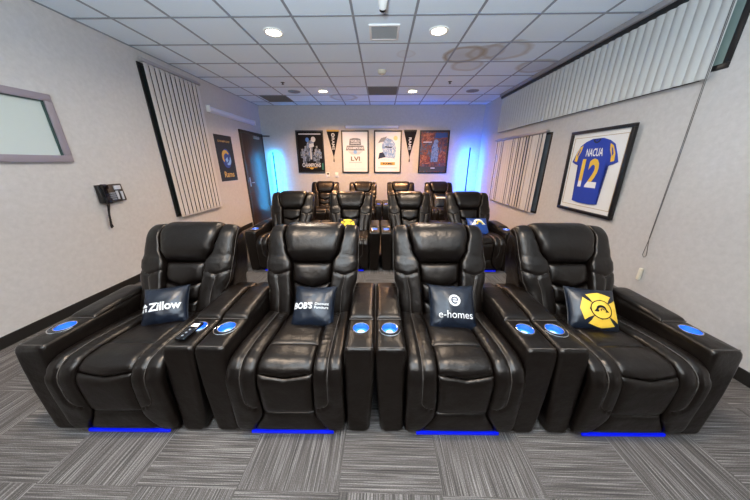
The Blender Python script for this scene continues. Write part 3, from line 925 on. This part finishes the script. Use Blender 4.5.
# banner on the left wall
bb = Board('wall_banner', 'dark wall banner with yellow lettering and curled horn logo on the left wall', 'banner', (XL, 5.335, 1.55), 'left')
BW, BH = .575, .87
bb.slab('cloth', [(-BW / 2, -BH / 2), (BW / 2, -BH / 2), (BW / 2, BH / 2), (-BW / 2, BH / 2)], .001, .006, mat('banner_cloth', (.006, .010, .016), .7))
def flip(gs): return gs
def hornflat(cx, cy, r, mi, lf):
    return [(*ring_geo(cx, cy, r * .5, r, math.radians(-70), math.radians(200), 24, lambda t: .3 + .7 * math.sin(PI * min(1, .15 + t * .8))), mi, lf),
            Pg([(cx - r * 1.05, cy - r * .45), (cx - r * .45, cy + r * .15), (cx - r * .1, cy - r * .25), (cx - r * .5, cy - r * .75)], mi, lf)]
bb.put('logo', [Dg(.01, .0, .150, .185, 0, .0068), (*ring_geo(-.005, .02, .075, .145, math.radians(35), math.radians(225), 24, lambda t: .25 + .75 * math.sin(PI * min(1, .1 + t * .8))), 1, .0076),
              (*ring_geo(.02, .0, .075, .14, math.radians(-105), math.radians(15), 20, lambda t: .2 + .8 * math.sin(PI * t)), 2, .0080), Pg([(-.05, -.02), (.03, .03), (.05, -.04), (-.01, -.08)], 2, .0084)], [DEEPBL, GOLDPR, LBLUEPR])
bb.put('lettering', [T('CHAMPIONS', .40, .035, 0, .32, 0, .0070, .01), T('Rams', .34, .115, .01, -.305, 0, .0070, .02)], GOLDPR)

# posters on the back wall
def poster(label, x0, x1, z0=1.215, z1=2.265, bg=BLACKPR):
    b = Board('framed_poster', label, 'poster', ((x0 + x1) / 2, YB, (z0 + z1) / 2), 'back', 'framed posters on the back wall')
    w, h = x1 - x0, z1 - z0
    b.frame(w, h, .032, .028, BLACKFR); b.panel('print', w - .05, h - .05, .010, bg)
    return b, w, h
random.seed(11)
TEAM = collage('team_print', [(.01, .012, .016), (.03, .05, .08), (.01, .02, .05), (.25, .30, .38), (.03, .10, .28), (.55, .60, .68), (.02, .03, .05)], 13, .8)
b, w, h = poster('black framed dark poster with blue and white figures, furthest left on back wall', -2.245, -1.52)
g = [(*rect_geo(-.29, .425, .29, .452), 3, .0106)]
for k, (cx, cy, sc_) in enumerate(((-.22, -.02, 1), (-.13, .05, 1.1), (.17, .05, 1.1), (.24, -.03, 1), (-.17, -.15, 1), (.18, -.14, 1), (-.08, -.10, .9), (.10, -.10, .9))):
    g += [Pg([(cx - .055 * sc_, cy - .13), (cx + .055 * sc_, cy - .13), (cx + .05 * sc_, cy + .02), (cx + .02, cy + .05), (cx - .02, cy + .05), (cx - .05 * sc_, cy + .02)], 0, .0106 + k * .0003), Dg(cx, cy + .075, .024, .030, 4, .0108 + k * .0003)]
g += [Pg([(-.05, -.20), (.04, -.20), (.06, .12), (.11, .24), (.05, .30), (-.07, .26), (-.10, .14)], 0, .0136), Dg(-.07, .30, .045, .055, 1, .0138), Dg(.09, .31, .06, .065, 2, .0139), Pg([(-.03, .10), (.10, .14), (.09, .22), (-.02, .20)], 2, .0141),
      (*rect_geo(-.01, -.18, .022, .10), 3, .0141), (*rect_geo(.28, -.45, .325, -.28), 5, .0110), T('CHAMPIONS', .50, .10, 0, -.33, 3, .0146, .03), (*rect_geo(-.15, -.40, .15, -.388), 6, .0146), Dg(0, -.41, .05, .028, 6, .0148)]
b.put('artwork', g, [TEAM, BLUEPR, LGREYPR, LGREYPR, GREYPR, TEALPR, GOLDPR])
CREST = collage('crest_print', [(.06, .065, .075), (.20, .22, .25), (.08, .09, .10), (.55, .57, .62)], 30)
b, w, h = poster('black framed white poster with grey stacked lettering, second from left on back wall', -1.05, -.332, bg=PAPER)
g = [Pg([(-.16, .17), (-.14, .32), (-.05, .34), (.06, .34), (.14, .32), (.16, .17)], 0, .0106), (*rect_geo(-.12, .21, .12, .225), 2, .0110), T('WORLD', .24, .06, 0, .27, 2, .0112, .03), Pg([(-.25, .04), (.25, .04), (.22, .16), (-.22, .16)], 0, .0108), T('CHAMPIONS', .44, .06, 0, .10, 2, .0112, .03),
     Pg([(-.20, .02), (.20, .02), (.10, -.06), (-.10, -.06)], 1, .0106), Dg(0, .0, .05, .045, 3, .0110), T('LVI', .24, .11, 0, -.165, 4, .0106, .03), (*rect_geo(-.17, -.27, .17, -.245), 1, .0106), (*rect_geo(-.002, -.36, .002, -.28), 1, .0106), (*rect_geo(-.28, -.43, .28, -.422), 1, .0106)]
b.put('artwork', g, [CREST, LGREYPR, PAPER, LBLUEPR, mat('dark_gold_print', (.16, .13, .09), .5)])
SKYP = collage('figure_print', [(.03, .06, .14), (.12, .25, .50), (.55, .66, .80), (.10, .20, .45), (.30, .47, .75), (.75, .78, .80), (.05, .10, .22)], 11)
b, w, h = poster('black framed white poster with blue figure and gold strip, third from left on back wall', -.193, .530, bg=PAPER)
g = [Pg([(-.22, -.12), (.20, -.16), (.22, .10), (.18, .22), (.12, .30), (-.02, .35), (-.10, .30), (-.16, .16), (-.13, .02)], 0, .0106), Pg([(-.26, .22), (-.10, .26), (-.02, .38), (-.18, .34)], 2, .0110),
     Pg([(-.12, .12), (.10, .10), (.12, .125), (-.04, .145)], 1, .0114), Pg([(-.25, -.17), (-.05, -.12), (-.12, .0), (-.22, -.02)], 1, .0112), Dg(.20, .34, .055, .055, 5, .0110), (*rect_geo(-.19, -.325, .20, -.25), 6, .0110), T('RAMS', .26, .05, .01, -.288, 1, .0116, .02), (*rect_geo(-.24, -.20, .26, -.19), 0, .0110), (*rect_geo(-.25, -.40, .25, -.39), 2, .0110)]
b.put('artwork', g, [SKYP, NAVYPR, GREYPR, BLUEPR, PAPER, mat('pale_gold_print', (.75, .62, .30), .5), GOLDPR])
MIX = collage('collage_print', [(.012, .014, .022), (.10, .025, .015), (.02, .035, .07), (.22, .06, .025), (.03, .04, .06), (.07, .11, .19), (.25, .12, .06), (.02, .02, .03)], 8, .8)
MIXR = collage('warm_collage_print', [(.03, .012, .012), (.22, .035, .02), (.06, .03, .03), (.42, .14, .07), (.10, .03, .02), (.50, .30, .20)], 10)
MIXB = collage('cool_collage_print', [(.02, .03, .05), (.06, .12, .25), (.20, .30, .45), (.03, .05, .12), (.45, .42, .42)], 12)
b, w, h = poster('black framed dark poster with orange and blue collage, furthest right on back wall', .992, 1.76, bg=MIX)
g = [Pg([(-.32, .22), (-.12, .24), (-.02, .30), (-.02, .45), (-.28, .46)], 0, .0106), (*rect_geo(-.28, .235, -.06, .255), 3, .0112), Pg([(.02, .34), (.34, .36), (.34, .46), (.02, .46)], 2, .0106),
     Pg([(-.06, -.24), (.12, -.24), (.13, .08), (.08, .20), (.0, .26), (-.05, .12)], 1, .0112), Dg(.05, .24, .06, .075, 1, .0118), Pg([(-.34, -.28), (-.08, -.30), (-.10, -.12), (-.22, -.04), (-.33, -.10)], 0, .0109), Pg([(.14, -.28), (.34, -.26), (.33, -.02), (.22, .04), (.15, -.06)], 0, .0110), (*rect_geo(-.34, -.47, .34, -.36), 4, .0108), (*rect_geo(-.05, -.41, .06, -.385), 3, .0112)]
b.put('artwork', g, [MIXR, MIXB, mat('deep_blue_print', (.02, .06, .18), .5), LGREYPR, mat('slate_print', (.04, .045, .05), .5)])

def pennant(label, x0, x1, ztop=2.245, zb=1.60, top=GOLDPR, word='RAMS'):
    b = Board('pennant', label, 'pennant', ((x0 + x1) / 2, YB, ztop), 'back', 'pennants between the posters')
    w = (x1 - x0) / 2
    b.slab('cloth', [(-w, 0), (0, zb - ztop), (w, 0)], .001, .006, BLACKPR)
    b.slab('top_band', [(-w, -.004), (w, -.004), (w, .035), (-w, .035)], .001, .007, top)
    vs, fs = fit_text(word, .30, .075, .02)
    b.put('lettering', [([(y, -x - .30) for x, y in vs], fs, 0, .0068)], LGREYPR)
    if top is GOLDPR: b.put('logo', [(*ring_geo(0, -.09, .022, .045), 0, .0068)], LGREYPR)
    bm = bmesh.new(); tube(bm, [(0, -.006, zb - ztop + .01), (0, -.008, zb - ztop - .03)], .006, 6); tube(bm, [(0, -.008, zb - ztop - .03), (0, -.010, zb - ztop - .10)], lambda t_: .010 + .008 * t_, 7)
    link('tassel', bm, BLACKPR, b.r)
pennant('black pennant with yellow top band and vertical white print, left of the two', -1.43, -1.105)
pennant('black pennant with plain black top and vertical white print, right of the two', .583, .915, top=BLACKPL)

# slim wall lights
def half_round(bm, L, r, axis, side):
    """half-cylinder shade lying along an axis"""
    n = 14
    secs = []
    for t in (-L / 2, L / 2):
        ring = []
        for k in range(n + 1):
            a = -PI / 2 + PI * k / n
            if axis == 'y': ring.append(Vector((side * r * math.cos(a) * .9, t, r * math.sin(a) * .75)))
            else: ring.append(Vector((t, -r * math.cos(a) * .9, r * math.sin(a) * .75)))
        secs.append(ring)
    loft(bm, secs)
t = thing('wall_light', 'pale tube-shaped wall light high on left wall above the door and banner', 'wall light', (XL, 5.86, 2.39))
bm = bmesh.new(); half_round(bm, 1.68, .072, 'y', 1); link('shade', bm, FIXTURE, t)
bm = bmesh.new(); box(bm, 0, .067, -.865, -.84, -.055, .055, .004); box(bm, 0, .067, .84, .865, -.055, .055, .004); link('end_cap', bm, WHITE, t)
t = thing('wall_light', 'slim grey wall light bar on back wall above the middle posters', 'wall light', (-.247, YB, 2.345))
bm = bmesh.new(); half_round(bm, 1.36, .045, 'x', 1); link('shade', bm, FIXTURE, t)
bm = bmesh.new(); box(bm, -.70, -.68, -.043, 0, -.036, .036, .003); box(bm, .68, .70, -.043, 0, -.036, .036, .003); link('end_cap', bm, RAILGREY, t)

# switches on the back wall
for (x, z, lab, cat, dark) in ((-1.45, 1.165, 'small white control plate with dark screen on back wall, below the left pennant', 'wall switch', 1), (-1.21, 1.165, 'small plain white switch plate on back wall, left of grey poster bottom', 'light switch', 0)):
    b = Board('wall_switch' if dark else 'light_switch', lab, cat, (x, YB, z), 'back')
    bm = bmesh.new(); box(bm, -.045, .045, -.016, -.001, -.06, .06, .005); link('plate', bm, WHITE, b.r)
    bm = bmesh.new(); box(bm, -.028, .028, -.0185, -.015, 0 if dark else -.03, .045 if dark else .03, .001); link('screen' if dark else 'rocker', bm, BLACKPL if dark else WHITE, b.r)

# telephone on the left wall
b = Board('wall_telephone', 'black desk-style telephone mounted on the left wall with coiled cord', 'telephone', (XL, 2.875, 1.14), 'left')
t = b.r
bm = bmesh.new()
loft(bm, [[Vector((x, -y, z)) for x, y in rrect(-.135, .135, .001, d_, .004, 3, 2)] for z, d_ in ((-.10, .045), (-.09, .055), (.085, .038), (.095, .03))]); link('body', bm, BLACKPL, t)
bm = bmesh.new(); secs = []
for z, d_, wv in ((-.115, .012, .024), (-.105, .03, .030), (-.06, .032, .030), (-.045, .020, .020), (.045, .020, .020), (.06, .032, .030), (.095, .03, .030), (.105, .012, .024)):
    secs.append([Vector((-.092 + x, -.062 - y, z)) for x, y in rrect(-wv, wv, -d_ * .6, d_, .008, 4, 1)])
loft(bm, secs); link('handset', bm, BLACKGL, t)
bm = bmesh.new(); box(bm, .03, .105, -.054, -.040, .035, .078, .002); link('display', bm, LGREYPR, t)
for rr in range(4):
    for cc in range(3):
        bm = bmesh.new(); box(bm, -.04 + cc * .021, -.024 + cc * .021, -.062, -.045, -.075 + rr * .022, -.06 + rr * .022, .002); link('key', bm, GREYPR, t)
bm = bmesh.new(); box(bm, .035, .055, -.0585, -.045, -.075, .02, .001); link('label_strip', bm, LGREYPR, t)
bm = bmesh.new(); box(bm, .085, .108, -.0585, -.045, -.085, .01, .001); link('label_strip', bm, LGREYPR, t)
bm = bmesh.new()
def coil(a, b, n=70):
    a, b = Vector(a), Vector(b)
    return [a.lerp(b, k / n) + Vector((.006 * math.cos(k * 1.25), .006 * math.sin(k * 1.25), 0)) for k in range(n + 1)]
tube(bm, coil((-.10, -.05, -.11), (-.105, -.03, -.24)) + coil((-.105, -.03, -.245), (-.06, -.03, -.105)), .004, 5)
tube(bm, coil((-.104, -.03, -.235), (-.112, -.025, -.35), 30) + [Vector((-.10, -.024, -.375)), Vector((-.118, -.024, -.385)), Vector((-.122, -.026, -.36)), Vector((-.108, -.028, -.30))], .0075, 6)
link('cord', bm, BLACKPL, t)

# ------------------------------------------------------------------ corner lamps
def corner_lamp(label, x, y, ztop, face, col, strength):
    t = thing('floor_lamp', label, 'floor lamp', (x, y, 0))
    bm = bmesh.new(); lathe(bm, [(.11, 0), (.11, .012), (.03, .02), (.012, .03)], (0, 0, 0), 24); link('base', bm, BLACKFR, t)
    bm = bmesh.new(); box(bm, -.015, .015, -.008, .008, .02, ztop, .002); link('pole', bm, BLACKFR, t)
    f = Vector((face[0], face[1], 0)).normalized(); s = Vector((-f.y, f.x, 0))
    bm = bmesh.new(); vs = []
    for a in (-.007, .007):
        for b_ in (.0135, .0175):
            vs.append([bm.verts.new(s * a + f * b_ + Vector((0, 0, z))) for z in (.10, ztop - .02)])
    for q, r_ in ((0, 1), (1, 3), (3, 2), (2, 0)): bm.faces.new([vs[q][0], vs[r_][0], vs[r_][1], vs[q][1]])
    bm.faces.new([vs[q][0] for q in (0, 1, 3, 2)]); bm.faces.new([vs[q][1] for q in (0, 1, 3, 2)])
    link('light_strip', bm, mat('led_' + ('cyan' if col[1] > .3 else 'blue'), (.2, .3, .5), .4, emit=col, estr=strength), t)
corner_lamp('slim black corner floor lamp glowing cyan, in the far left corner beside the door', -2.85, 6.98, 1.73, (-.1, 1), (.006, .40, 1), 340)
corner_lamp('slim black corner floor lamp glowing blue, in the far right corner of the room', 2.235, 6.83, 1.84, (.5, .85), (.008, .145, 1), 620)

# ------------------------------------------------------------------ ceiling fittings
LP = [(-1.211, 3.394, 'round recessed ceiling light, left one of the nearer pair'), (.62, 3.396, 'round recessed ceiling light, right one of the nearer pair'),
      (-1.192, 5.815, 'round recessed ceiling light, left one of the pair near the back wall'), (.621, 5.85, 'round recessed ceiling light, right one of the pair near the back wall')]
for x, y, lab in LP:
    t = thing('ceiling_light', lab, 'ceiling light', (x, y, H), group='recessed ceiling lights')
    bm = bmesh.new(); lathe(bm, [(.105, -.001), (.103, -.010), (.086, -.012), (.078, -.004)], (0, 0, 0), 32)
    bmesh.ops.delete(bm, geom=[f for f in bm.faces if len(f.verts) > 4], context='FACES_ONLY'); link('trim_ring', bm, WHITE, t)
    bm = bmesh.new(); lathe(bm, [(.080, -.002), (.078, -.007), (0, -.009)], (0, 0, 0), 32); link('lens', bm, LAMPLENS, t)
def lamp(x, y, power, col, z=H - .03, size=.16, spread=165):
    l = bpy.data.lights.new('downlight', 'AREA'); l.shape = 'DISK'; l.size = size; l.energy = power; l.color = col; l.spread = math.radians(spread)
    o = bpy.data.objects.new('downlight', l); C.objects.link(o); o.location = (x, y, z)
    return o
WARM = (1, .55, .27); NEUT = (1, .84, .67)
lamp(LP[0][0], LP[0][1], 26, NEUT); lamp(LP[1][0], LP[1][1], 26, NEUT)
lamp(LP[2][0], LP[2][1], 66, WARM, spread=145); lamp(LP[3][0], LP[3][1], 66, WARM, spread=145)
for x in (-1.21, .62): lamp(x, .96, 24, NEUT)       # the next pair of the same row of fittings, above the frame
for x in (-1.21, .62): lamp(x, -.9, 14, NEUT)

fl = bpy.data.lights.new('ceiling_fill', 'AREA'); fl.shape = 'DISK'; fl.size = .35; fl.energy = 225; fl.color = (.80, .91, 1)  # added light behind the camera, aimed up to brighten and cool the ceiling
fo = bpy.data.objects.new('ceiling_fill', fl); C.objects.link(fo); fo.location = (-.2, -.45, 1.62); fo.rotation_euler = (math.radians(180 - 14), 0, 0)
t = thing('ceiling_grille', 'square grey vent grille with white rim in the ceiling between the nearer lights', 'vent', (.021, 3.41, H))
bm = bmesh.new()
for a in ((-.165, .165, -.17, -.145), (-.165, .165, .145, .17), (-.165, -.14, -.145, .145), (.14, .165, -.145, .145)): box(bm, a[0], a[1], a[2], a[3], -.016, 0, .002)
link('rim', bm, WHITE, t)
bm = bmesh.new()
for k in range(14): box(bm, -.14, .14, -.142 + k * .0205, -.130 + k * .0205, -.012, -.002)
box(bm, -.14, .14, -.145, .145, -.003, 0); link('louvres', bm, GRILLE, t)
for x, y, lab in ((-2.375, 6.43, 'brown-grey square air vent in the ceiling near the far left corner'), (.015, 5.82, 'brown-grey square air vent in the ceiling between the far pair of lights')):
    t = thing('ceiling_vent', lab, 'vent', (x, y, H), group='brown-grey ceiling vents')
    bm = bmesh.new(); box(bm, -.292, .292, -.292, .292, -.004, 0); link('panel', bm, TANVENT, t, False)
    bm = bmesh.new()
    for k in range(18): box(bm, -.28, .28, -.276 + k * .032, -.262 + k * .032, -.009, -.003)
    link('louvres', bm, TANVENT, t, False)
t = thing('smoke_detector', 'small round cream smoke detector on the ceiling', 'smoke detector', (.0, 4.644, H))
bm = bmesh.new(); lathe(bm, [(.07, 0), (.07, -.02), (.058, -.042), (.03, -.052), (0, -.053)], (0, 0, 0), 26); link('housing', bm, SMOKE, t)
bm = bmesh.new(); lathe(bm, [(.020, -.050), (.018, -.060), (0, -.061)], (0, 0, 0), 14); link('sensor_cap', bm, CREAM, t)
for x, lab in ((-1.80, 'small black sprinkler head on the left half of the ceiling'), (1.215, 'small black sprinkler head on the right half of the ceiling')):
    t = thing('sprinkler', lab, 'sprinkler', (x, 5.235, H), group='ceiling sprinklers')
    bm = bmesh.new(); lathe(bm, [(.036, 0), (.034, -.005), (.014, -.009), (.011, -.022), (0, -.023)], (0, 0, 0), 18); link('body', bm, BLACKPL, t)
    bm = bmesh.new(); lathe(bm, [(.005, -.021), (.006, -.029), (.024, -.031), (.023, -.034), (0, -.034)], (0, 0, 0), 16); link('deflector', bm, BLACKPL, t)
for x, lab in ((-1.79, 'round grey ceiling speaker on the left, near the far left vent'), (1.82, 'round grey ceiling speaker on the right, near the back wall')):
    t = thing('ceiling_speaker', lab, 'speaker', (x, 5.84, H), group='round ceiling speakers')
    bm = bmesh.new(); lathe(bm, [(.125, 0), (.125, -.008), (.112, -.011), (.108, -.006)], (0, 0, 0), 30); link('rim', bm, GRILLE, t)
    bm = bmesh.new(); lathe(bm, [(.109, -.004), (.09, -.009), (0, -.011)], (0, 0, 0), 30); link('grille', bm, SPEAKERG, t)
t = thing('ceiling_camera', 'white tapered ceiling camera with dark tip at the top edge of photo', 'camera', (.0, 2.62, H))
bm = bmesh.new(); lathe(bm, [(.07, 0), (.07, -.015), (.05, -.03), (.03, -.032)], (0, 0, 0), 24); link('mount', bm, WHITE, t)
bm = bmesh.new()
ax = Vector((0, .55, -.35)).normalized()
def ringat(d, r): 
    s1 = Vector((1, 0, 0)); s2 = ax.cross(s1)
    return [Vector((0, .0, -.035)) + ax * d + s1 * (r * math.cos(2 * PI * k / 20)) + s2 * (r * math.sin(2 * PI * k / 20)) for k in range(20)]
loft(bm, [ringat(-.03, .03), ringat(-.02, .045), ringat(.06, .045), ringat(.13, .032)]); link('housing', bm, WHITE, t)
bm = bmesh.new(); loft(bm, [ringat(.125, .031), ringat(.15, .028), ringat(.160, .016), ringat(.163, .002)]); link('lens', bm, BLACKGL, t)

# ------------------------------------------------------------------ world, camera, view
w = bpy.data.worlds.new('world'); sc.world = w; w.use_nodes = True
bg = w.node_tree.nodes['Background']; bg.inputs[0].default_value = (.82, .90, 1, 1); bg.inputs[1].default_value = .05

def cam_axes(p, y, r):
    f = Vector((-math.sin(y) * math.cos(p), math.cos(y) * math.cos(p), -math.sin(p)))
    rt = Vector((math.cos(y), math.sin(y), 0)); up = rt.cross(f)
    c, s = math.cos(r), math.sin(r)
    return c * rt + s * up, -s * rt + c * up, f
Rr, Uu, Ff = cam_axes(.336, .0228, .0019)
cd = bpy.data.cameras.new('camera'); cam = bpy.data.objects.new('camera', cd); C.objects.link(cam)
M = Matrix((( Rr.x, Uu.x, -Ff.x, 0), (Rr.y, Uu.y, -Ff.y, 0), (Rr.z, Uu.z, -Ff.z, 1.475), (0, 0, 0, 1)))
cam.matrix_world = M
cd.sensor_width = 36; cd.lens = 249.88 / 750 * 36; cd.clip_start = .02
sc.camera = cam
sc.cycles.use_denoising = True
sc.cycles.max_bounces = 8; sc.cycles.diffuse_bounces = 5
sc.cycles.sample_clamp_indirect = 8
sc.view_settings.view_transform = 'Standard'; sc.view_settings.look = 'None'
sc.view_settings.gamma = 1; sc.view_settings.use_curve_mapping = False
sc.view_settings.exposure = 0.3
